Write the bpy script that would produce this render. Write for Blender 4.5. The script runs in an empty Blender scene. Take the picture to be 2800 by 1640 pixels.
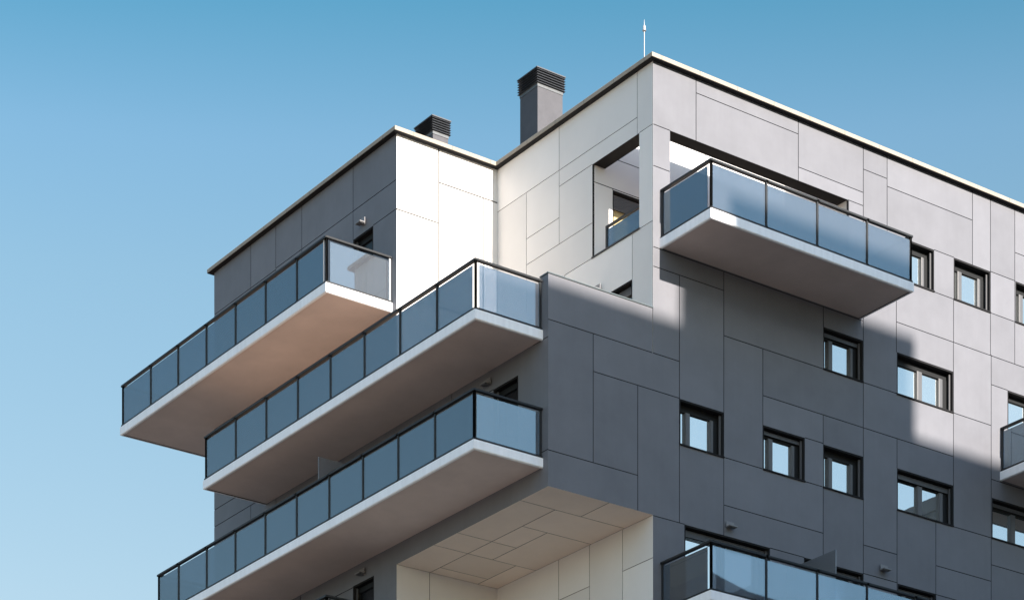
import bpy, bmesh, math, random
from mathutils import Vector, Matrix
random.seed(7)
S = bpy.context.scene
COL = S.collection
R = math.radians

# ------------------------------------------------------------------ materials
def mat(name, col, rough=0.5, spec=0.5, metal=0.0, var=0.0, scale=1.5, bump=0.0, bscale=60.0, streak=0.0):
    m = bpy.data.materials.new(name); m.use_nodes = True
    nt = m.node_tree; b = nt.nodes['Principled BSDF']
    b.inputs['Base Color'].default_value = (*col, 1)
    b.inputs['Roughness'].default_value = rough
    b.inputs['Specular IOR Level'].default_value = spec
    b.inputs['Metallic'].default_value = metal
    if var or bump:
        tc = nt.nodes.new('ShaderNodeTexCoord')
    if var:
        n = nt.nodes.new('ShaderNodeTexNoise'); n.inputs['Scale'].default_value = scale
        n.inputs['Detail'].default_value = 6; n.inputs['Roughness'].default_value = 0.62
        nt.links.new(tc.outputs['Object'], n.inputs['Vector'])
        mr = nt.nodes.new('ShaderNodeMapRange')
        mr.inputs['From Min'].default_value = 0.3; mr.inputs['From Max'].default_value = 0.7
        mr.inputs['To Min'].default_value = 1 - var; mr.inputs['To Max'].default_value = 1 + var
        nt.links.new(n.outputs['Fac'], mr.inputs['Value'])
        at = nt.nodes.new('ShaderNodeAttribute'); at.attribute_name = 'tone'
        ad = nt.nodes.new('ShaderNodeMath'); ad.operation = 'ADD'
        nt.links.new(mr.outputs['Result'], ad.inputs[0]); nt.links.new(at.outputs['Fac'], ad.inputs[1])
        last = ad
        if streak:
            mp = nt.nodes.new('ShaderNodeMapping'); mp.inputs['Scale'].default_value = (9, 9, 0.35)
            nt.links.new(tc.outputs['Object'], mp.inputs['Vector'])
            n2 = nt.nodes.new('ShaderNodeTexNoise'); n2.inputs['Scale'].default_value = 1.0; n2.inputs['Detail'].default_value = 4
            nt.links.new(mp.outputs['Vector'], n2.inputs['Vector'])
            m2 = nt.nodes.new('ShaderNodeMapRange')
            m2.inputs['From Min'].default_value = 0.35; m2.inputs['From Max'].default_value = 0.75
            m2.inputs['To Min'].default_value = streak * .4; m2.inputs['To Max'].default_value = -streak
            nt.links.new(n2.outputs['Fac'], m2.inputs['Value'])
            a2 = nt.nodes.new('ShaderNodeMath'); a2.operation = 'ADD'
            nt.links.new(ad.outputs[0], a2.inputs[0]); nt.links.new(m2.outputs['Result'], a2.inputs[1]); last = a2
        vm = nt.nodes.new('ShaderNodeVectorMath'); vm.operation = 'SCALE'
        vm.inputs[0].default_value = col
        nt.links.new(last.outputs[0], vm.inputs['Scale'])
        nt.links.new(vm.outputs['Vector'], b.inputs['Base Color'])
    if bump:
        n3 = nt.nodes.new('ShaderNodeTexNoise'); n3.inputs['Scale'].default_value = bscale; n3.inputs['Detail'].default_value = 3
        nt.links.new(tc.outputs['Object'], n3.inputs['Vector'])
        bp = nt.nodes.new('ShaderNodeBump'); bp.inputs['Strength'].default_value = bump; bp.inputs['Distance'].default_value = 0.01
        nt.links.new(n3.outputs['Fac'], bp.inputs['Height']); nt.links.new(bp.outputs['Normal'], b.inputs['Normal'])
    return m

M = {}
M['grey'] = mat('grey_fibre_panel', (.153, .155, .171), .6, .3, var=.08, scale=1.1, streak=.022, bump=.05, bscale=25)
M['white'] = mat('white_fibre_panel', (.668, .645, .622), .5, .4, var=.025, scale=1.0)
M['soffitp'] = mat('soffit_panel', (.78, .66, .57), .55, .3, var=.04, scale=1.0)
M['joint'] = mat('dark_joint', (.02, .021, .023), .9, .1)
M['wjoint'] = mat('pale_joint', (.16, .15, .14), .9, .1)
M['sjoint'] = mat('white_wall_joint', (.17, .165, .16), .9, .1)
M['dark'] = mat('anthracite_metal', (.018, .020, .022), .55, .3)
M['black'] = mat('matt_black', (.022, .022, .023), .9, .08)
M['frame'] = mat('window_frame_metal', (.013, .014, .015), .6, .2)
M['sash'] = mat('sash_metal', (.10, .10, .104), .4, .4)
M['slat'] = mat('shutter_slat', (.10, .10, .105), .4, .5)
M['slab'] = mat('white_slab_paint', (.88, .88, .90), .6, .3, var=.04, scale=2.2, streak=.06)
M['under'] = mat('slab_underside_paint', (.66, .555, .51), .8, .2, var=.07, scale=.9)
M['tile'] = mat('terracotta_tile', (.60, .45, .34), .7, .3, var=.08, scale=4)
M['coping'] = mat('pale_stone_coping', (.31, .27, .22), .75, .3, var=.09, scale=2.5, bump=.15, bscale=40)
def coping_joints(m):
    nt = m.node_tree; b = nt.nodes['Principled BSDF']; src = b.inputs['Base Color'].links[0].from_socket
    tc = nt.nodes.new('ShaderNodeTexCoord'); sp = nt.nodes.new('ShaderNodeSeparateXYZ'); nt.links.new(tc.outputs['Object'], sp.inputs[0])
    ad = nt.nodes.new('ShaderNodeMath'); ad.operation = 'ADD'; nt.links.new(sp.outputs['X'], ad.inputs[0]); nt.links.new(sp.outputs['Y'], ad.inputs[1])
    md = nt.nodes.new('ShaderNodeMath'); md.operation = 'FLOORED_MODULO'; md.inputs[1].default_value = 1.2; nt.links.new(ad.outputs[0], md.inputs[0])
    lt = nt.nodes.new('ShaderNodeMath'); lt.operation = 'LESS_THAN'; lt.inputs[1].default_value = .014; nt.links.new(md.outputs[0], lt.inputs[0])
    mx = nt.nodes.new('ShaderNodeMix'); mx.data_type = 'RGBA'; nt.links.new(lt.outputs[0], mx.inputs['Factor'])
    nt.links.new(src, mx.inputs['A']); mx.inputs['B'].default_value = (.12, .11, .10, 1); nt.links.new(mx.outputs['Result'], b.inputs['Base Color'])
coping_joints(M['coping'])
M['copmetal'] = mat('parapet_cap_metal', (.10, .12, .125), .35, .5)
M['roof'] = mat('roof_gravel', (.13, .125, .12), .9, .2, var=.1, scale=8)
M['stack'] = mat('chimney_sheet', (.078, .077, .085), .6, .25, var=.10, scale=3)
M['louvre'] = mat('louvre_metal', (.07, .074, .082), .45, .5)
M['zinc'] = mat('zinc_flashing', (.12, .125, .13), .45, .5, metal=.3, var=.15, scale=6)
M['galv'] = mat('white_mast_paint', (.33, .34, .36), .4, .5)
M['lamp'] = mat('lamp_body', (.19, .185, .19), .45, .5)
M['ground'] = mat('paving', (.165, .14, .115), .9, .2, var=.12, scale=.05)
M['neigh'] = mat('neighbour_render', (.10, .105, .115), .8, .2, var=.05, scale=.3)
M['blind'] = mat('ochre_blind', (.55, .45, .24), .8, .2)

def glass_balcony():
    m = bpy.data.materials.new('tinted_balcony_glass'); m.use_nodes = True
    nt = m.node_tree; nt.nodes.remove(nt.nodes['Principled BSDF'])
    out = nt.nodes['Material Output']
    tr = nt.nodes.new('ShaderNodeBsdfTransparent'); tr.inputs['Color'].default_value = (.60, .62, .67, 1)
    tl = nt.nodes.new('ShaderNodeBsdfTranslucent'); tl.inputs['Color'].default_value = (.18, .20, .225, 1)
    df = nt.nodes.new('ShaderNodeBsdfDiffuse'); df.inputs['Color'].default_value = (.46, .48, .52, 1)
    gl = nt.nodes.new('ShaderNodeBsdfGlossy'); gl.inputs['Roughness'].default_value = .015
    gl.inputs['Color'].default_value = (.62, .80, .90, 1)
    m1 = nt.nodes.new('ShaderNodeMixShader'); m1.inputs[0].default_value = .3
    nt.links.new(tr.outputs[0], m1.inputs[1]); nt.links.new(tl.outputs[0], m1.inputs[2])
    m2 = nt.nodes.new('ShaderNodeMixShader'); m2.inputs[0].default_value = .12
    nt.links.new(m1.outputs[0], m2.inputs[1]); nt.links.new(df.outputs[0], m2.inputs[2])
    fr = nt.nodes.new('ShaderNodeLayerWeight'); fr.inputs['Blend'].default_value = .28
    mr = nt.nodes.new('ShaderNodeMapRange'); mr.inputs['To Min'].default_value = .16; mr.inputs['To Max'].default_value = .9
    nt.links.new(fr.outputs['Fresnel'], mr.inputs['Value'])
    m3 = nt.nodes.new('ShaderNodeMixShader')
    nt.links.new(mr.outputs['Result'], m3.inputs[0])
    nt.links.new(m2.outputs[0], m3.inputs[1]); nt.links.new(gl.outputs[0], m3.inputs[2])
    nt.links.new(m3.outputs[0], out.inputs['Surface'])
    return m
M['glass'] = glass_balcony()

def glass_window():
    m = bpy.data.materials.new('reflective_window_glass'); m.use_nodes = True
    nt = m.node_tree; b = nt.nodes['Principled BSDF']; out = nt.nodes['Material Output']
    b.inputs['Base Color'].default_value = (.10, .105, .10, 1); b.inputs['Roughness'].default_value = .3
    gl = nt.nodes.new('ShaderNodeBsdfGlossy'); gl.inputs['Roughness'].default_value = .008
    gl.inputs['Color'].default_value = (.90, .93, .92, 1)
    tc = nt.nodes.new('ShaderNodeTexCoord')
    nz = nt.nodes.new('ShaderNodeTexNoise'); nz.inputs['Scale'].default_value = 1.2
    nt.links.new(tc.outputs['Object'], nz.inputs['Vector'])
    bp = nt.nodes.new('ShaderNodeBump'); bp.inputs['Strength'].default_value = .03; bp.inputs['Distance'].default_value = .02
    nt.links.new(nz.outputs['Fac'], bp.inputs['Height']); nt.links.new(bp.outputs['Normal'], gl.inputs['Normal'])
    m3 = nt.nodes.new('ShaderNodeMixShader'); m3.inputs[0].default_value = .5
    nt.links.new(b.outputs[0], m3.inputs[1]); nt.links.new(gl.outputs[0], m3.inputs[2])
    nt.links.new(m3.outputs[0], out.inputs['Surface'])
    return m
M['pane'] = glass_window()

M['dimpane'] = mat('unlit_door_glass', (.012, .013, .015), .25, .25)

def screen_glass():
    m = bpy.data.materials.new('frosted_screen_glass'); m.use_nodes = True
    b = m.node_tree.nodes['Principled BSDF']
    b.inputs['Base Color'].default_value = (.11, .12, .138, 1); b.inputs['Roughness'].default_value = .35
    nt = m.node_tree; gl = nt.nodes.new('ShaderNodeBsdfGlossy'); gl.inputs['Roughness'].default_value = .22
    mx = nt.nodes.new('ShaderNodeMixShader'); mx.inputs[0].default_value = .25
    nt.links.new(b.outputs[0], mx.inputs[1]); nt.links.new(gl.outputs[0], mx.inputs[2])
    nt.links.new(mx.outputs[0], nt.nodes['Material Output'].inputs['Surface'])
    return m
M['screen'] = screen_glass()

# ------------------------------------------------------------------ mesh helpers
class MB:
    def __init__(s): s.v = []; s.f = []; s.mi = []; s.tone = []
    def quad(s, a, b, c, d, mi=0, tone=0.0):
        i = len(s.v); s.v += [tuple(a), tuple(b), tuple(c), tuple(d)]
        s.f.append((i, i+1, i+2, i+3)); s.mi.append(mi); s.tone.append(tone)
    def box(s, x0, x1, y0, y1, z0, z1, mi=0, tone=0.0):
        if x0 > x1: x0, x1 = x1, x0
        if y0 > y1: y0, y1 = y1, y0
        i = len(s.v)
        s.v += [(x0,y0,z0),(x1,y0,z0),(x1,y1,z0),(x0,y1,z0),(x0,y0,z1),(x1,y0,z1),(x1,y1,z1),(x0,y1,z1)]
        for q in ((0,3,2,1),(4,5,6,7),(0,1,5,4),(1,2,6,5),(2,3,7,6),(3,0,4,7)):
            s.f.append(tuple(i+k for k in q)); s.mi.append(mi); s.tone.append(tone)
    def cyl(s, x, y, z0, z1, r0, r1=None, n=12, mi=0):
        r1 = r0 if r1 is None else r1; i = len(s.v)
        for k in range(n):
            a = 2*math.pi*k/n
            s.v.append((x+r0*math.cos(a), y+r0*math.sin(a), z0)); s.v.append((x+r1*math.cos(a), y+r1*math.sin(a), z1))
        for k in range(n):
            p = i+2*k; q = i+2*((k+1) % n)
            s.f.append((p, q, q+1, p+1)); s.mi.append(mi); s.tone.append(0)
        s.f.append(tuple(i+2*k for k in reversed(range(n)))); s.mi.append(mi); s.tone.append(0)
        s.f.append(tuple(i+2*k+1 for k in range(n))); s.mi.append(mi); s.tone.append(0)
    def build(s, name, mats, parent=None, bevel=0.0):
        me = bpy.data.meshes.new(name); me.from_pydata(s.v, [], s.f)
        if not isinstance(mats, (list, tuple)): mats = [mats]
        for m in mats: me.materials.append(m)
        for p, k in zip(me.polygons, s.mi): p.material_index = k
        at = me.attributes.new('tone', 'FLOAT', 'FACE')
        for k, t in enumerate(s.tone): at.data[k].value = t
        me.update()
        o = bpy.data.objects.new(name, me); COL.objects.link(o)
        if parent: o.parent = parent
        if bevel:
            md = o.modifiers.new('bevel', 'BEVEL'); md.width = bevel; md.segments = 2; md.limit_method = 'ANGLE'
        return o

def empty(name, loc=(0, 0, 0)):
    o = bpy.data.objects.new(name, None); COL.objects.link(o); o.location = loc; o.empty_display_size = .3; return o
def tag(o, label=None, cat=None, group=None, kind=None):
    if label: o['label'] = label
    if cat: o['category'] = cat
    if group: o['group'] = group
    if kind: o['kind'] = kind
    return o

# frames: (u, v, depth) -> world.  Facing -Y, facing -X, facing down
def frY(Y): return (lambda u, v, d: (u, Y+d, v)), False
def frX(X): return (lambda u, v, d: (X+d, u, v)), True
def frD(Z): return (lambda u, v, d: (u, v, Z+d)), True

def panel_wall(name, parent, frame, u0, u1, v0, v1, holes, vj, hj, mats, g=.019, gd=.02, rd=.06, cut=()):
    """Clad wall: panels separated by recessed open joints; holes = (ua,ub,va,vb)."""
    P, flip = frame
    us = {u0, u1}; vs = {v0, v1}
    for a, b, c, d in list(holes)+list(cut): us |= {a, b}; vs |= {c, d}
    for u, a, b in vj: us |= {u-g/2, u+g/2}; vs |= {a, b}
    for v, a, b in hj: vs |= {v-g/2, v+g/2}; us |= {a, b}
    def snap(st, lo, hi):
        o = []
        for x in sorted(st):
            if x < lo-1e-6 or x > hi+1e-6: continue
            if o and x-o[-1] < 1e-4: continue
            o.append(x)
        return o
    us = snap(us, u0, u1); vs = snap(vs, v0, v1)
    nu, nv = len(us)-1, len(vs)-1
    D = [[0]*nv for _ in range(nu)]
    for i in range(nu):
        cu = (us[i]+us[i+1])/2
        for j in range(nv):
            cv = (vs[j]+vs[j+1])/2
            if any(a < cu < b and c < cv < d for a, b, c, d in cut): D[i][j] = -1; continue
            if any(a < cu < b and c < cv < d for a, b, c, d in holes): D[i][j] = None; continue
            if any(abs(cu-u) < g/2 and a-g/2 < cv < b+g/2 for u, a, b in vj) or any(abs(cv-v) < g/2 and a-g/2 < cu < b+g/2 for v, a, b in hj):
                D[i][j] = 1
    # one tone per panel (flood fill)
    T = [[None]*nv for _ in range(nu)]
    for i in range(nu):
        for j in range(nv):
            if D[i][j] == 0 and T[i][j] is None:
                t = random.uniform(-.075, .075); st = [(i, j)]; T[i][j] = t
                while st:
                    a, b = st.pop()
                    for x, y in ((a+1,b),(a-1,b),(a,b+1),(a,b-1)):
                        if 0 <= x < nu and 0 <= y < nv and D[x][y] == 0 and T[x][y] is None:
                            T[x][y] = t; st.append((x, y))
    mb = MB()
    def q(a, b, c, d, mi, t=0):
        if flip: mb.quad(P(*d), P(*c), P(*b), P(*a), mi, t)
        else: mb.quad(P(*a), P(*b), P(*c), P(*d), mi, t)
    dep = lambda i, j: None if not (0 <= i < nu and 0 <= j < nv) else D[i][j]
    for i in range(nu):
        a, b = us[i], us[i+1]
        for j in range(nv):
            c, d = vs[j], vs[j+1]; k = D[i][j]
            if k is None or k < 0: continue
            z = gd*k
            q((a,c,z),(b,c,z),(b,d,z),(a,d,z), k, T[i][j] or 0)
            # right and top edges against neighbours
            for (x, y, e0, e1) in ((i+1,j,(b,c),(b,d)), (i-1,j,(a,d),(a,c)), (i,j+1,(b,d),(a,d)), (i,j-1,(a,c),(b,c))):
                n = dep(x, y)
                if n is not None and n < 0: continue
                if not (0 <= x < nu and 0 <= y < nv): continue
                tgt = rd if (n is None) else gd*n
                if tgt > z+1e-6:
                    m_ = 2 if (n is None) else 1
                    q((*e0, z), (*e0, tgt), (*e1, tgt), (*e1, z), m_)
    return mb.build(name, mats, parent)

# ------------------------------------------------------------------ the building
B = empty('apartment_building', (0, 0, 0))
tag(B, 'dark grey and white panelled apartment block with stepped volumes and jutting glass balconies', 'building')
A1, BY, BE, AR = -3.148, 6.48, 15.94, 30.0
ZT = 35.47
GREY = [M['grey'], M['joint'], M['black']]
WHITE = [M['white'], M['wjoint'], M['black']]

def recess(parent, name, frame, u0, u1, v0, v1, layout, slats=0, pane_mat=None, d0=.055, dp=.20, sillglow=True):
    """A window or door set in the wall: lining and frame, panes and shutter as sub-parts.
    layout: list of (kind, ua, ub) across the opening, kind 'p' pane or 's' stile."""
    P, flip = frame; e = .004
    mb = MB()
    def bx(m_, ua, ub, va, vb, da, db, mi=0):
        p, r_ = P(ua, va, da), P(ub, vb, db)
        m_.box(p[0], r_[0], min(p[1], r_[1]), max(p[1], r_[1]), min(p[2], r_[2]), max(p[2], r_[2]), mi)
    t = .035
    ua, ub, va, vb = u0+e, u1-e, v0+e, v1-e
    # lining: sides, head, sill, back
    bx(mb, ua, ua+t*.6, va, vb, -.006, dp+.1); bx(mb, ub-t*.6, ub, va, vb, .01, dp+.1)
    bx(mb, ua+t*.6, ub-t*.6, vb-t, vb, .012, dp+.1); bx(mb, ua-.01, ub+.01, va-.02, va+.018, -.028, dp+.1)
    bx(mb, ua, ub, va, vb, dp+.1, dp+.14)
    # outer frame
    fw = .05
    a, b = ua+t*.6, ub-t*.6
    zt = vb-t; zb = va+.018
    head = .175 if v1-v0 < 1.3 else .14
    bx(mb, a, b, zt-head, zt, dp-.01, dp+.09, 1)
    bx(mb, a, b, zb, zb+.04, dp-.01, dp+.09, 1)
    bx(mb, a, a+fw, zb+.04, zt-head, dp-.012, dp+.09, 1); bx(mb, b-fw, b, zb+.04, zt-head, dp-.012, dp+.09, 1)
    # shutter guide rails half way in the reveal
    bx(mb, b-.05, b, zb, zt-.02, .085, .115, 2); bx(mb, a, a+.04, zb, zt-.02, .085, .115, 2)
    w = mb.build(name, [M['black'], M['frame'], M['sash']], parent)
    for kind, p, r_ in layout:
        m2 = MB()
        if kind == 'p':
            bx(m2, p, r_, zb+.04, zt-head, dp+.035, dp+.05)
            m2.build('pane', pane_mat or M['pane'], w)
        elif kind == 's':
            bx(m2, p, r_, zb+.03, zt-head+.01, dp-.03, dp+.06)
            bx(m2, p+.018, p+.03, zb+.03, zt-head+.01, dp-.04, dp-.025)
            m2.build('stile', M['sash'], w, bevel=.006)
        else:
            bx(m2, p, r_, zb+.03, zt-head+.01, dp-.02, dp+.06)
            m2.build('side_panel', M['frame'], w, bevel=.006)
    if slats:
        m3 = MB()
        for k in range(slats):
            z = zt-.035-.032*k
            bx(m3, a+.03, b-.05, z-.021, z, .125, .145)
        m3.build('roller_shutter', M['slat'], w)
    return w

def single(u0, u1):
    return [('p', u0+.07, u0+.34), ('s', u0+.32, u0+.47), ('p', u0+.47, u1-.30), ('s', u1-.30, u1-.20), ('k', u1-.20, u1-.07)]
def double(u0, u1):
    c = (u0+u1)/2-.04
    return [('p', u0+.07, c-.09), ('s', c-.09, c+.09), ('p', c+.09, u1-.36), ('s', u1-.36, u1-.22), ('k', u1-.20, u1-.07)]

# ---- main grey facade (faces the sun)
L = [22.23, 23.41, 24.505, 25.24, 25.37, 26.41, 27.51, 28.248, 28.425, 29.41, 30.495, 30.99, 31.25, 32.41, 33.515, 33.945]
wins = [(0.83,2.24,26.41,27.52),(3.52,4.92,26.41,27.515),(5.545,6.925,26.41,27.50),(8.135,10.19,26.40,27.48),(11.64,13.7,26.40,27.48),
        (5.55,6.925,29.41,30.48),(8.13,10.185,29.40,30.49),(12.24,14.3,28.26,30.50),
        (8.10,9.48,32.41,33.51),(10.205,11.575,32.41,33.51),(12.545,13.92,32.41,33.51),
        (0.985,3.75,22.26,24.50),(4.89,6.94,23.41,24.50),(8.155,9.54,23.41,24.49)]
cutY = [(A1-.1, 0, 0, 24.52), (A1-.1, 0, 29.50, 36)]
holesY = [(.53, 6.41, 31.235, 33.945)] + wins
vj = [(1.351,33.945,35.47),(4.70,33.945,35.47),(6.937,30.99,35.47),(6.937,21,31.3),(7.78,33.515,35.47),(10.906,33.515,35.47),(11.586,31.28,35.47),
      (11.615,21,31.29),(12.52,31.28,35.47),(8.11,30.49,33.515),(8.135,27.48,28.248),(8.135,21,26.40),(10.2,31.28,32.41),(10.195,26.4,31.26),
      (9.545,21,26.40),(5.545,27.5,28.248),(5.545,21,26.41),(5.55,30.48,30.99),(3.515,26.41,29.415),(2.24,24.50,30.99),(.826,24.505,30.52),(-.469,24.52,27.53),(-1.821,25.37,28.425),
      (.0,24.52,29.50),(.53,31.6,33.95),(6.41,33.2,33.945),(14.3,28.25,35.47),(13.7,21,28.25)]
vj = [v for v in vj if v[0] != .53 and v[0] != 6.41 and v[0] != .0] + [(-.006,28.425,29.50),(6.425,32.3,33.945)]
hj = [(33.945,0,.53),(32.947,0,.53),(30.99,0,6.937),(30.52,0,2.24),(28.425,A1,.826),(27.53,-1.821,.826),(25.367,A1,-.469),(24.505,-.02,.985),(26.42,2.24,3.52),(27.525,4.92,5.545),
      (26.42,4.92,5.545),(28.248,3.515,10.195),(29.413,2.24,5.55),(29.413,6.925,8.13),(29.405,10.185,11.615),(30.50,11.615,12.24),(31.27,8.11,16),(33.515,9.48,10.2),(33.515,11.575,12.545),
      (32.41,9.48,10.2),(32.41,11.575,12.545),(32.41,6.937,8.1),(33.515,6.937,8.1),(35.113,1.351,4.70),(34.285,4.70,6.937),(33.945,6.41,6.937),(34.887,6.937,7.78),(34.69,7.78,10.906),(34.28,12.52,16),
      (25.245,2.24,5.545),(24.50,3.75,4.89),(25.24,6.937,8.135),(24.508,6.937,8.155),(25.24,9.545,11.615),(24.48,9.54,11.615),(25.685,11.615,16),(26.40,10.19,11.64),(27.97,11.615,16),
      (33.515,13.92,16),(32.41,13.92,16),(22.24,3.75,16)]
panel_wall('facade_wall', B, frY(0), A1, AR, 0, ZT, holesY, vj, hj, GREY, cut=cutY)
FY = frY(0)
recess(B,'window',FY,*wins[0],single(*wins[0][:2]))
recess(B,'window',FY,*wins[1],single(*wins[1][:2]),slats=3)
recess(B,'window',FY,*wins[2],single(*wins[2][:2]))
recess(B,'window',FY,*wins[3],double(*wins[3][:2]),slats=4)
recess(B,'window',FY,*wins[4],double(*wins[4][:2]),slats=3)
recess(B,'window',FY,*wins[5],single(*wins[5][:2]),slats=3)
recess(B,'window',FY,*wins[6],double(*wins[6][:2]))
recess(B,'balcony_door',FY,*wins[7],double(*wins[7][:2]))
recess(B,'window',FY,*wins[8],single(*wins[8][:2]))
recess(B,'window',FY,*wins[9],single(*wins[9][:2]))
recess(B,'window',FY,*wins[10],single(*wins[10][:2]))
recess(B,'balcony_door',FY,*wins[11],double(*wins[11][:2]),slats=5)
recess(B,'window',FY,*wins[12],double(*wins[12][:2]),slats=2)
recess(B,'window',FY,*wins[13],single(*wins[13][:2]),slats=2)

# ---- grey left facade
doorsX = [(7.58,8.55,31.25,33.56),(1.2,2.22,28.245-3+.01,27.52),(7.55,8.555,22.24,24.53),(7.58,8.55,28.25,30.52),(9.4,10.4,25.25,27.52)]
cutX = [(0-.01,BY,0,24.52),(.31,BY,28.235,36),(-.01,.31,29.50,36)]
holesX = doorsX
vjx = [(8.555,33.56,ZT),(11.138,33.3,ZT),(12.511,33.3,ZT),(13.871,33.3,ZT),(11.138,31,34.3),(13.871,24.5,28.248),(11.2,24.5,27.5),(4.0,25.38,28.2),(12.5,27.5,30.9),(9.8,28.25,31),(10.4,22,24.5),(13.0,22,24.5)]
hjx = [(34.31,BY,12.511),(34.275,12.511,BE),(33.565,BY,7.58),(28.73,13.0,BE),(28.248,11.0,BE),(25.385,0,1.2),(28.02,.0,.6),(27.525,2.22,9.4),(24.5,8.555,BE),(27.5,10.4,13.871),(31.4,8.55,BE),(26.0,11.2,13.871)]
panel_wall('side_wall', B, frX(A1), 0, BE, 0, ZT, holesX, vjx, hjx, GREY, cut=cutX)
for (a, b, c, d) in doorsX:
    recess(B, 'balcony_door', frX(A1), a, b, c, d, [('p', a+.08, b-.07)], dp=.16, pane_mat=M['dimpane'])

# ---- white recess walls
vw = [(-1.858,31.5,ZT),(-.454,28.3,34.60),(-2.136,18,24.52),(-1.0,18,23.49)]
hw = [(34.605,-1.858,0),(33.555,A1,-1.858),(31.4,-1.858,-.454),(21.5,A1,0)]
panel_wall('recess_wall', B, frY(BY), A1, 0, 28.235, ZT, [], vw, hw, [M['white'], M['sjoint'], M['black']], g=.037)
panel_wall('recess_wall', B, frY(BY), A1, 0, 0, 24.515, [], vw, hw, WHITE, g=.016)
winT = (.805, 1.72, 28.26, 30.50)
holesA = [(.53,2.40,31.61,33.945),winT]
va = [(5.187,31.25,34.36),(3.78,32.49,ZT),(.61,33.945,ZT),(.805,30.5,31.61),(1.188,18,24.52),(2.517,18,24.52),(3.8,18,24.52),(3.55,28.3,31.61)]
ha = [(34.36,.61,BY),(33.95,2.40,3.78),(33.162,3.78,5.187),(32.495,2.40,5.187),(31.62,2.40,3.55),(31.62,0,.53),(33.95,0,.53),(30.05,1.72,3.55),(23.49,0,1.188),(23.49,2.517,3.8),(21.5,0,BY)]
panel_wall('recess_wall', B, frX(0), 0, BY, 28.235, ZT, holesA, va, ha, WHITE, g=.015)
panel_wall('recess_wall', B, frX(0), 0, BY, 0, 24.515, [], va, ha, WHITE, g=.016)
recess(B, 'balcony_door', frX(0), *winT, [('p', .87, 1.66)], slats=6, dp=.16)
# ---- panelled soffit of the projecting box
panel_wall('soffit', B, frD(24.52), A1, 0, 0, BY, [],
    [(-2.115,1.115,6.48),(-1.355,1.115,4.79) if False else (-1.355,2.45,4.79),(-1.34,0,1.115),(-.62,4.79,6.48)],
    [(1.115,A1,0),(2.455,-2.115,0),(3.75,A1,-1.355),(4.787,A1,0),(6.03,-2.115,-.62)], [M['soffitp'], M['wjoint'], M['dark']], g=.02)

# pale trims on the outer corners
mb = MB(); mb.box(-.003, .008, -.003, .008, 29.5, ZT); mb.build('corner_trim', M['lamp'], B)

# ---- box body parapet, terrace
mb = MB()
mb.box(A1+.03, 0, .03, .17, 28.235, 29.49); mb.box(A1+.03, A1+.17, .17, .30, 28.235, 29.49)
mb.build('parapet', M['grey'], B)
mb = MB(); mb.box(A1-.02, -.002, -.022, .185, 29.503, 29.53); mb.box(A1-.02, A1+.185, .185, .325, 29.503, 29.53)
mb.build('parapet_cap', M['copmetal'], B)
mb = MB(); mb.box(A1+.06, -.004, .18, BY-.004, 28.0, 28.23)
mb.build('terrace_floor', M['tile'], B)

# ---- loggia at the corner, open to the sky
mb = MB()
mb.box(.03, .525, .03, .525, 31.1, 33.94); mb.build('corner_pier', M['white'], B)
mb = MB()
mb.box(.03, 6.405, .03, .40, 33.955, 35.46, 0); mb.box(.03, .40, .40, 2.395, 33.955, 35.46, 0)
mb.quad((.40,2.395,33.95),(.03,2.395,33.95),(.03,.035,33.95),(.40,.035,33.95),1)
mb.quad((.40,.40,33.95),(.40,.035,33.95),(6.40,.035,33.95),(6.40,.40,33.95),1)
mb.build('lintel_beam', [M['white'], M['black']], B)
mb = MB(); mb.box(.03, .40, .53, 2.395, 31.1, 31.60); mb.build('low_sill_wall', M['white'], B)
winL = (.64, 1.86, 31.27, 33.50)
panel_wall('loggia_back_wall', B, frY(2.40), 0.025, 6.405, 31.2, 35.45, [winL, (3.9, 5.9, 31.27, 33.5)],
    [(.64,33.5,33.53),(1.86,33.53,34.29),(3.66,33.53,35.46)], [(33.53,0,6.4),(34.29,.0,1.86)], [M['white'], M['joint'], M['dark']], g=.02)
w = recess(B, 'balcony_door', frY(2.40), *winL, [('p', 1.3, 1.80), ('s', 1.22, 1.3)], dp=.12)
m2 = MB(); m2.box(.70, 1.25, 2.545, 2.555, 31.4, 33.09); m2.build('blind', M['blind'], w)
m2 = MB()
for k in range(8): m2.box(.68, 1.82, 2.465, 2.485, 33.42-.045*k-.034, 33.42-.045*k)
m2.build('roller_shutter', M['slat'], w)
recess(B, 'balcony_door', frY(2.40), 3.9, 5.9, 31.27, 33.5, double(3.9, 5.9), dp=.12)
panel_wall('loggia_end_wall', B, frX(6.41), .02, 2.40, 31.2, 35.45, [], [], [(33.53,.4,2.4)], [M['white'], M['joint'], M['white']])
mb = MB(); mb.box(.03, 6.4, .03, 2.395, 31.0, 31.228); mb.build('loggia_floor', M['tile'], B)

# ---- roofs
mb = MB()
mb.box(.06, AR, 2.62, BE, 35.2, 35.40); mb.box(6.43, AR, .05, 2.62, 35.2, 35.40); mb.box(A1+.05, .06, BY+.05, BE-.03, 35.2, 35.395)
mb.box(.03, 6.42, 2.43, 2.62, 35.2, 35.455)
rf = mb.build('roof', M['roof'], B)
mb = MB()
mb.box(A1+.02, AR, BE-.3, BE-.02, 0, 35.19); mb.box(AR-.2, AR-.02, .1, BE-.3, 0, 35.19)
mb.build('rear_wall', M['grey'], B)

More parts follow.
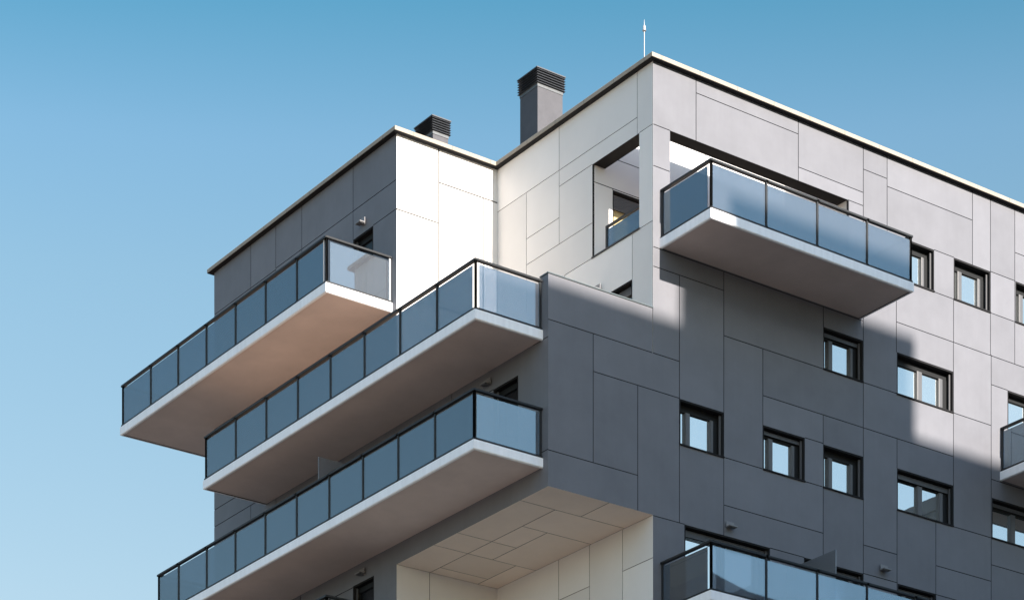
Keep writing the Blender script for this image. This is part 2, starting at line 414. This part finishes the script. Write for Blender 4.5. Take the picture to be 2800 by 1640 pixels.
# ---- stone coping swept along the roof edge
def sweep(pts, prof, name, m):
    """pts: plan polyline (outside on the right hand side of travel); prof: (outward offset, z) closed loop"""
    n = len(pts); rings = []
    for i, p in enumerate(pts):
        p = Vector(p)
        if i == 0: d = (Vector(pts[1])-p).normalized(); nrm = Vector((-d.y, d.x)); k = 1
        elif i == n-1: d = (p-Vector(pts[i-1])).normalized(); nrm = Vector((-d.y, d.x)); k = 1
        else:
            d0 = (p-Vector(pts[i-1])).normalized(); d1 = (Vector(pts[i+1])-p).normalized()
            n0 = Vector((-d0.y, d0.x)); n1 = Vector((-d1.y, d1.x)); nrm = (n0+n1).normalized(); k = 1/max(.2, nrm.dot(n0))
        nrm = -nrm
        rings.append([(p.x+nrm.x*o*k, p.y+nrm.y*o*k, z) for o, z in prof])
    mb = MB(); mlen = len(prof)
    for a, b in zip(rings, rings[1:]):
        for j in range(mlen):
            q = (j+1) % mlen; mb.quad(a[j], a[q], b[q], b[j])
    for r_ in (rings[0], rings[-1]):
        i = len(mb.v); mb.v += r_; mb.f.append(tuple(range(i, i+mlen))); mb.mi.append(0); mb.tone.append(0)
    o = mb.build(name, m, B)
    bm = bmesh.new(); bm.from_mesh(o.data); bmesh.ops.remove_doubles(bm, verts=bm.verts, dist=1e-5)
    bmesh.ops.recalc_face_normals(bm, faces=bm.faces); bm.to_mesh(o.data); bm.free()
    return o
edge = [(A1+2, BE), (A1, BE), (A1, BY), (0, BY), (0, 0), (AR, 0)]
sweep(edge, [(.15,35.478),(.15,35.572),(.135,35.59),(.05,35.605),(-.30,35.60),(-.30,35.478)], 'coping', M['coping'])
sweep(edge, [(.142,35.462),(.142,35.474),(-.25,35.474),(-.25,35.462)], 'coping_shade_sheet', M['black'])  # black sheet added for the shade on the coping underside

# ---- chimneys
def chimney(x, y, wx, wy, z0, zt, caph, n):
    mb = MB(); i = .06
    mb.box(x+i, x+wx-i, y+i, y+wy-i, z0, zt-caph-.07, 0)
    s = mb.build('chimney', M['stack'], B)
    mb = MB(); mb.box(x+i-.012, x+wx-i+.012, y+i-.012, y+wy-i+.012, zt-caph-.09, zt-caph+.01); mb.build('flashing', M['zinc'], s)
    mb = MB(); mb.box(x+.10, x+wx-.10, y+.10, y+wy-.10, zt-caph+.01, zt-.03)
    step = caph/n
    for k in range(n):
        z = zt-caph+k*step; t = step*.55
        # sloped louvre blade ring
        o0, o1 = 0.0, .035
        lo = [(x+o0, y+o0), (x+wx-o0, y+o0), (x+wx-o0, y+wy-o0), (x+o0, y+wy-o0)]
        hi = [(x+o1, y+o1), (x+wx-o1, y+o1), (x+wx-o1, y+wy-o1), (x+o1, y+wy-o1)]
        inn = [(x+.11, y+.11), (x+wx-.11, y+.11), (x+wx-.11, y+wy-.11), (x+.11, y+wy-.11)]
        for j in range(4):
            q = (j+1) % 4
            mb.quad((*lo[j], z), (*lo[q], z), (*hi[q], z+t), (*hi[j], z+t))
            mb.quad((*lo[q], z), (*lo[j], z), (*inn[j], z+.01), (*inn[q], z+.01))
            mb.quad((*hi[j], z+t), (*hi[q], z+t), (*inn[q], z+t+.005), (*inn[j], z+t+.005))
    mb.box(x-.004, x+wx+.004, y-.004, y+wy+.004, zt-.028, zt)
    mb.build('louvred_cap', M['louvre'], s)
    return s
tag(chimney(1.2, 6.354, .945, .905, 35.38, 38.52, .40, 6), 'tall chimney stack with louvred cap')
tag(chimney(-1.5, 7.30, .60, .87, 35.38, 36.82, .375, 6), 'short chimney stack with louvred cap')

# ---- balconies
def balcony(x0, x1, y0, y1, zb, zt, paths, label=None, outline=None, wall=(1,)):
    """slab box plus railing paths; path = list of (x,y) with posts at each; a segment between posts holds a pane"""
    mb = MB(); rim = .07; up = .022
    if outline is None: outline = [(x0,y0),(x1,y0),(x1,y1),(x0,y1)]
    n = len(outline); c = [Vector(p) for p in outline]
    def off(d):           # inset polygon, edge j by d[j]
        o = []
        for j in range(n):
            e0 = (c[j]-c[j-1]).normalized(); e1 = (c[(j+1) % n]-c[j]).normalized()
            n0 = Vector((-e0.y, e0.x)); n1 = Vector((-e1.y, e1.x))
            o.append(tuple(c[j]+n0*d[j-1]+n1*d[j]))
        return o
    ci = off([0.0 if j in wall else rim for j in range(n)])
    cc = off([0.0 if j in wall else .02 for j in range(n)])
    c = [tuple(p) for p in c]
    for j in range(n):
        q = (j+1) % n
        if j in wall:
            mb.quad((*c[j],zb+up),(*c[q],zb+up),(*c[q],zt),(*c[j],zt),0); continue
        mb.quad((*c[j],zb+.02),(*c[q],zb+.02),(*c[q],zt),(*c[j],zt),0)
        mb.quad((*cc[j],zb),(*cc[q],zb),(*c[q],zb+.02),(*c[j],zb+.02),0)
        mb.quad((*ci[q],zb),(*cc[q],zb),(*cc[j],zb),(*ci[j],zb),0)
        mb.quad((*ci[j],zb+up),(*ci[q],zb+up),(*ci[q],zb),(*ci[j],zb),2)
    i = len(mb.v); mb.v += [(*p, zb+up) for p in ci]; mb.f.append(tuple(reversed(range(i, i+n)))); mb.mi.append(1); mb.tone.append(0)
    i = len(mb.v); mb.v += [(*p, zt) for p in c]; mb.f.append(tuple(range(i, i+n))); mb.mi.append(3); mb.tone.append(0)
    s = mb.build('balcony', [M['slab'], M['under'], M['joint'], M['tile']], B)
    if label: s['label'] = label
    chn = MB(); rail = MB()
    for path in paths:
        pts = path['pts']; corner = path.get('corner', [])
        for i, p in enumerate(pts):
            px, py = p
            m = MB()
            if path.get('end_gap') and i in path['end_gap']: pass
            m.box(px-.027, px+.027, py-.027, py+.027, zt+.002, zt+1.14)
            m.build('post', M['galv'] if i in path.get('light', []) else M['dark'], s, bevel=.004)
        for i, (p, q) in enumerate(zip(pts, pts[1:])):
            g0 = path.get('gap0', .035) if i in path.get('wide0', []) else .034
            g1 = path.get('gap1', .035) if i in path.get('wide1', []) else .034
            m = MB(); th = .006
            if abs(p[0]-q[0]) < 1e-6:
                a, b = sorted((p[1], q[1])); s0, s1 = (g0, g1) if p[1] < q[1] else (g1, g0)
                m.box(p[0]-th, p[0]+th, a+s0, b-s1, zt+.05, zt+1.075)
                chn.box(p[0]-.05, p[0]+.03, a-.03, b+.03, zt+.003, zt+.052)
                rail.box(p[0]-.055, p[0]+.045, a-.04, b+.04, zt+1.135, zt+1.185)
            else:
                a, b = sorted((p[0], q[0])); s0, s1 = (g0, g1) if p[0] < q[0] else (g1, g0)
                m.box(a+s0, b-s1, p[1]-th, p[1]+th, zt+.05, zt+1.075)
                chn.box(a-.03, b+.03, p[1]-.05, p[1]+.03, zt+.0035, zt+.0525)
                rail.box(a-.04, b+.04, p[1]-.055, p[1]+.045, zt+1.1355, zt+1.1855)
            m.build('glass_panel', M['glass'], s)
    rail.build('handrail', M['dark'], s, bevel=.004)
    chn.build('base_channel', M['dark'], s)
    return s
DT = -5.142; ins = .06
W = A1-.05
# top left balcony, wraps round the far end
yb = [6.733, 8.16, 9.735, 11.31, 12.895, 14.49, 16.09, 17.78]
WRAP = [(DT,6.673),(A1-.004,6.673),(A1-.004,BE+.004),(1.3,BE+.004),(1.3,17.86),(DT,17.86)]
s1 = balcony(DT, A1-.004, 6.673, 17.86, 31.0, 31.235,
    [{'pts': [(W, 6.733), (DT+ins, 6.733)], 'wide1': [0], 'gap1': .10, 'light': [0]},  # pale end post: sunlight on dark metal put into its colour
     {'pts': [(DT+ins, y) for y in yb], 'wide0': [0], 'gap0': .12}, {'pts': [(DT+ins, 17.78), (-3.5, 17.78), (-1.9, 17.78), (-.3, 17.78), (1.2, 17.78)]}],
    'upper side balcony running past the end of the block', WRAP, (1, 2))
m = MB(); m.box(DT+ins-.03, DT+ins+.03, 6.83, 6.85, 31.24, 32.36); m.build('post', M['galv'], s1, bevel=.004)  # added pale strip standing in for a sunlit edge at the corner
yb = [.26, 1.84, 3.42, 5.01, 6.595, 8.18, 9.77, 11.37, 12.99]
s2 = balcony(DT+.04, A1-.004, .20, 13.07, 28.0, 28.235,
    [{'pts': [(W, .26), (DT+.04+ins, .26)], 'wide1': [0], 'gap1': .10},
     {'pts': [(DT+.04+ins, y) for y in yb], 'wide0': [0], 'gap0': .12}, {'pts': [(DT+.04+ins, 12.99), (W, 12.99)]}],
    'middle side balcony open to the roof terrace')
yb = [.255, 1.86, 3.44, 5.02, 6.59, 8.17, 9.75, 11.32, 12.88, 14.46, 15.61]
s3 = balcony(DT, A1-.004, .193, 15.69, 25.0, 25.225,
    [{'pts': [(W, .255), (DT+ins, .255)], 'wide1': [0], 'gap1': .06},
     {'pts': [(DT+ins, y) for y in yb], 'wide0': [0], 'gap0': .06}, {'pts': [(DT+ins, 15.61), (W, 15.61)]}],
    'lower side balcony with a frosted divider')
m = MB(); m.box(-5.04, A1-.004, 7.19, 7.205, 25.30, 27.05); m.build('divider_screen', M['screen'], s3)
yb = [6.733, 8.16, 9.735, 11.31, 12.895, 14.49, 16.09, 17.78]
s4 = balcony(DT, A1-.004, 6.673, 17.86, 22.0, 22.235,
    [{'pts': [(W, 6.733), (DT+ins, 6.733)], 'wide1': [0], 'gap1': .10},
     {'pts': [(DT+ins, y) for y in yb], 'wide0': [0], 'gap0': .12}], 'lowest side balcony, only its rail corner in view', WRAP, (1, 2))
# front balconies
def front(x0, x1, zt, xs, label, ends=True):
    y0 = -1.909
    pa = [{'pts': [(x0+ins, -.05), (x0+ins, y0+ins)], 'wide1': [0], 'gap1': .13},
          {'pts': [(x, y0+ins) for x in xs], 'wide0': [0], 'gap0': .045}]
    if ends: pa.append({'pts': [(xs[-1], y0+ins), (xs[-1], -.05)]})
    return balcony(x0, x1, y0, -.004, zt-.235, zt, pa, label, None, (2,))
f1 = front(.21, 6.86, 31.235, [.27, 1.99, 3.64, 5.30, 6.80], 'upper front balcony before the corner loggia')
f2 = front(.21, 10.6, 22.235, [.27, 1.99, 3.64, 5.30, 6.95, 8.6, 10.54], 'lower front balcony with a frosted divider')
m = MB(); m.box(4.305, 4.32, -1.80, -.004, 22.30, 24.06); m.build('divider_screen', M['screen'], f2)
f3 = front(11.945, 18.6, 28.235, [12.005, 13.72, 15.37, 17.03, 18.54], 'right hand front balcony at the picture edge')
# glass guard in the side opening of the loggia
mb = MB(); mb.box(.10, .16, .535, 2.0, 32.23, 32.285); mb.box(.10, .16, 1.94, 2.0, 31.66, 32.23); mb.box(-.02, .12, .5, 2.42, 31.60, 31.645)
lg = mb.build('loggia_railing', M['dark'], B)
mb = MB(); mb.box(.122, .134, .54, 1.93, 31.66, 32.185); mb.build('glass_panel', M['glass'], lg)

# ------------------------------------------------------------------ lightning rod
t = tag(empty('lightning_rod', (.30, .71, 35.60)), 'thin white lightning rod standing on the roof behind the coping corner', 'lightning rod')
mb = MB(); mb.cyl(0, 0, -.20, 1.04, .012, .011, 12); mb.build('mast', M['galv'], t)
mb = MB(); mb.cyl(0, 0, 1.0, 1.02, .045, .045, 14, 1); mb.cyl(0, 0, 1.02, 1.12, .040, .034, 14); mb.cyl(0, 0, 1.12, 1.145, .034, .012, 14)
mb.build('head', [M['galv'], M['lamp']], t)
mb = MB(); mb.cyl(0, 0, 1.145, 1.28, .011, .004, 8); mb.build('tip', M['galv'], t)

# ------------------------------------------------------------------ wall lamps
def wall_lamp(loc, rz, label):
    o = tag(empty('wall_lamp', loc), label, 'wall lamp', 'wall lamps above the balcony doors'); o.rotation_euler = (0, 0, rz)
    mb = MB(); mb.box(-.07, .07, -.035, 0, -.075, .075); mb.build('back_plate', M['lamp'], o, bevel=.004)
    mb = MB(); mb.box(-.125, .125, -.20, -.038, -.075, -.045); mb.box(-.125, .125, -.06, -.036, -.045, .075)
    mb.build('shade', M['lamp'], o, bevel=.004)
    mb = MB(); mb.box(-.10, .10, -.18, -.07, -.09, -.077); mb.build('diffuser', M['slat'], o)
    return o
wall_lamp((A1, 8.03, 33.83), -math.pi/2, 'small wall lamp above the top side balcony door on the dark left block')
wall_lamp((A1, 2.40, 27.75), -math.pi/2, 'small dark wall lamp in the shade under the middle side balcony')
wall_lamp((A1, 8.05, 24.76), -math.pi/2, 'small dark wall lamp in the shade under the lower side balcony')
wall_lamp((0, 2.14, 30.76), -math.pi/2, 'small wall lamp on the white wall just showing over the box parapet')
wall_lamp((2.40, 0, 24.77), 0, 'grey wall lamp on the front wall above the corner of the lower front balcony')
wall_lamp((7.62, 0, 24.77), 0, 'grey wall lamp on the front wall right of the front divider screen')

# ------------------------------------------------------------------ ground and the building opposite
mb = MB(); mb.quad((-4000,-4000,0),(4000,-4000,0),(4000,4000,0),(-4000,4000,0)); tag(mb.build('ground', M['ground']), kind='structure')
TE = .40      # tangent of the sun's elevation
DN = 45.0
def top(z): return z + TE*DN
nb = empty('opposite_building', (0, -DN, 0))
tag(nb, 'plain tall block across the street, showing only as a dark reflection in glass', 'building')
mb = MB()
mb.box(-12, 1.05, -14, 0, 0, top(29.36)); mb.box(1.05, 8.98, -14, 0, 0, top(31.02)); mb.box(8.98, 33, -14, 0, 0, top(28.44))
mb.build('wall', M['neigh'], nb)
# stepped wing with a sloping roof
mb = MB()
pr = [(33, 0), (62, 0), (62, 41.62), (41, 41.62), (38.98, 41.68), (37.83, 41.9), (36.92, 42.1), (33, 43.1)]
k = len(pr)
for (x, z) in pr: mb.v.append((x, 0, z))
for (x, z) in pr: mb.v.append((x, -14, z))
mb.f.append(tuple(range(k))); mb.f.append(tuple(reversed(range(k, 2*k)))); mb.mi += [0, 0]; mb.tone += [0, 0]
for j in range(k):
    q = (j+1) % k; mb.f.append((q, j, k+j, k+q)); mb.mi.append(0); mb.tone.append(0)
mb.build('wing', M['neigh'], nb)
mb = MB(); mb.box(55.12, 57.2, -4, 0, 41.61, 50.12); mb.box(54.95, 57.4, -4.2, .2, 50.12, 50.75); mb.build('chimney', M['neigh'], nb)
for zz in range(12):
    for k in range(7):
        mb = MB(); x = -9+k*6
        mb.box(x, x+1.6, 0.0, .06, 4+zz*3.4, 5.6+zz*3.4)
        mb.build('window', M['pane'], nb)

# ------------------------------------------------------------------ light
w = bpy.data.worlds.new('World'); S.world = w; w.use_nodes = True
nt = w.node_tree; bg = nt.nodes['Background']
sky = nt.nodes.new('ShaderNodeTexSky'); sky.sky_type = 'NISHITA'; sky.sun_disc = False
EL = math.atan(TE)
sky.sun_elevation = EL; sky.sun_rotation = math.pi; sky.altitude = 100
sky.air_density = 1.0; sky.dust_density = .7; sky.ozone_density = 1.2
geo = nt.nodes.new('ShaderNodeTexCoord'); sep = nt.nodes.new('ShaderNodeSeparateXYZ')
nt.links.new(geo.outputs['Generated'], sep.inputs[0])
tint = nt.nodes.new('ShaderNodeValToRGB'); cr = tint.color_ramp
cr.elements[0].position = 0; cr.elements[0].color = (.80, .86, .95, 1)
cr.elements[1].position = 1; cr.elements[1].color = (.90, 1, 1.15, 1)
for ps, cl in ((.20, (.74, .76, .76)), (.30, (.78, .70, .56)), (.416, (.69, .76, .65)), (.455, (.60, .755, .69)), (.50, (.28, .635, .61)), (.64, (.72, .90, 1.02))):
    e_ = cr.elements.new(ps); e_.color = (*cl, 1)
nt.links.new(sep.outputs['Z'], tint.inputs['Fac'])
mul = nt.nodes.new('ShaderNodeMix'); mul.data_type = 'RGBA'; mul.blend_type = 'MULTIPLY'; mul.inputs['Factor'].default_value = 1
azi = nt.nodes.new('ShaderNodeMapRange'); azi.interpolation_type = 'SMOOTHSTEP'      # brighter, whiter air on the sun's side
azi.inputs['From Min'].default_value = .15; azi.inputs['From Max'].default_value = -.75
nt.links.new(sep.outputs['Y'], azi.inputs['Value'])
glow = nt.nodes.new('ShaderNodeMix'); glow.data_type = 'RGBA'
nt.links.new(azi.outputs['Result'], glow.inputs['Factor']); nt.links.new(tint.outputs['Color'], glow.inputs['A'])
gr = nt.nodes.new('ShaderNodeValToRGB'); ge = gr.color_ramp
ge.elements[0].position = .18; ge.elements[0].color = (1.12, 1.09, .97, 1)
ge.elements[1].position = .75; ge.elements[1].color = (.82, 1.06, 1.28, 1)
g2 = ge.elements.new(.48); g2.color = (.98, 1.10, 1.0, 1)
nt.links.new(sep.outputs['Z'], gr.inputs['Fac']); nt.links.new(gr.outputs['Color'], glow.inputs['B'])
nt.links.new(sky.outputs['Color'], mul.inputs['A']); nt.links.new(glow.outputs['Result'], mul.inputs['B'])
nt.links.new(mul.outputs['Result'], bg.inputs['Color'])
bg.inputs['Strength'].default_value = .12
sun = bpy.data.lights.new('sun', 'SUN'); sun.energy = 5.0; sun.angle = R(.53); sun.color = (1, .915, .835)
so = bpy.data.objects.new('sun', sun); COL.objects.link(so)
so.rotation_euler = (math.pi/2-EL, 0, R(.25))

# ------------------------------------------------------------------ camera
cam = bpy.data.cameras.new('camera'); co = bpy.data.objects.new('camera', cam); COL.objects.link(co)
co.location = (-39.2006, -48.5985, 1.6); co.rotation_euler = (R(90), 0, R(-35.7656))
cam.sensor_width = 36; cam.lens = 90.791; cam.shift_y = (4002.68-820)/2800
cam.clip_end = 9000; cam.clip_start = .5
S.camera = co
S.view_settings.view_transform = 'Standard'; S.view_settings.look = 'None'
S.view_settings.exposure = 1.29; S.view_settings.gamma = 1.0
S.render.resolution_x = 1024; S.render.resolution_y = 599
S.cycles.max_bounces = 10; S.cycles.diffuse_bounces = 5; S.cycles.transparent_max_bounces = 12
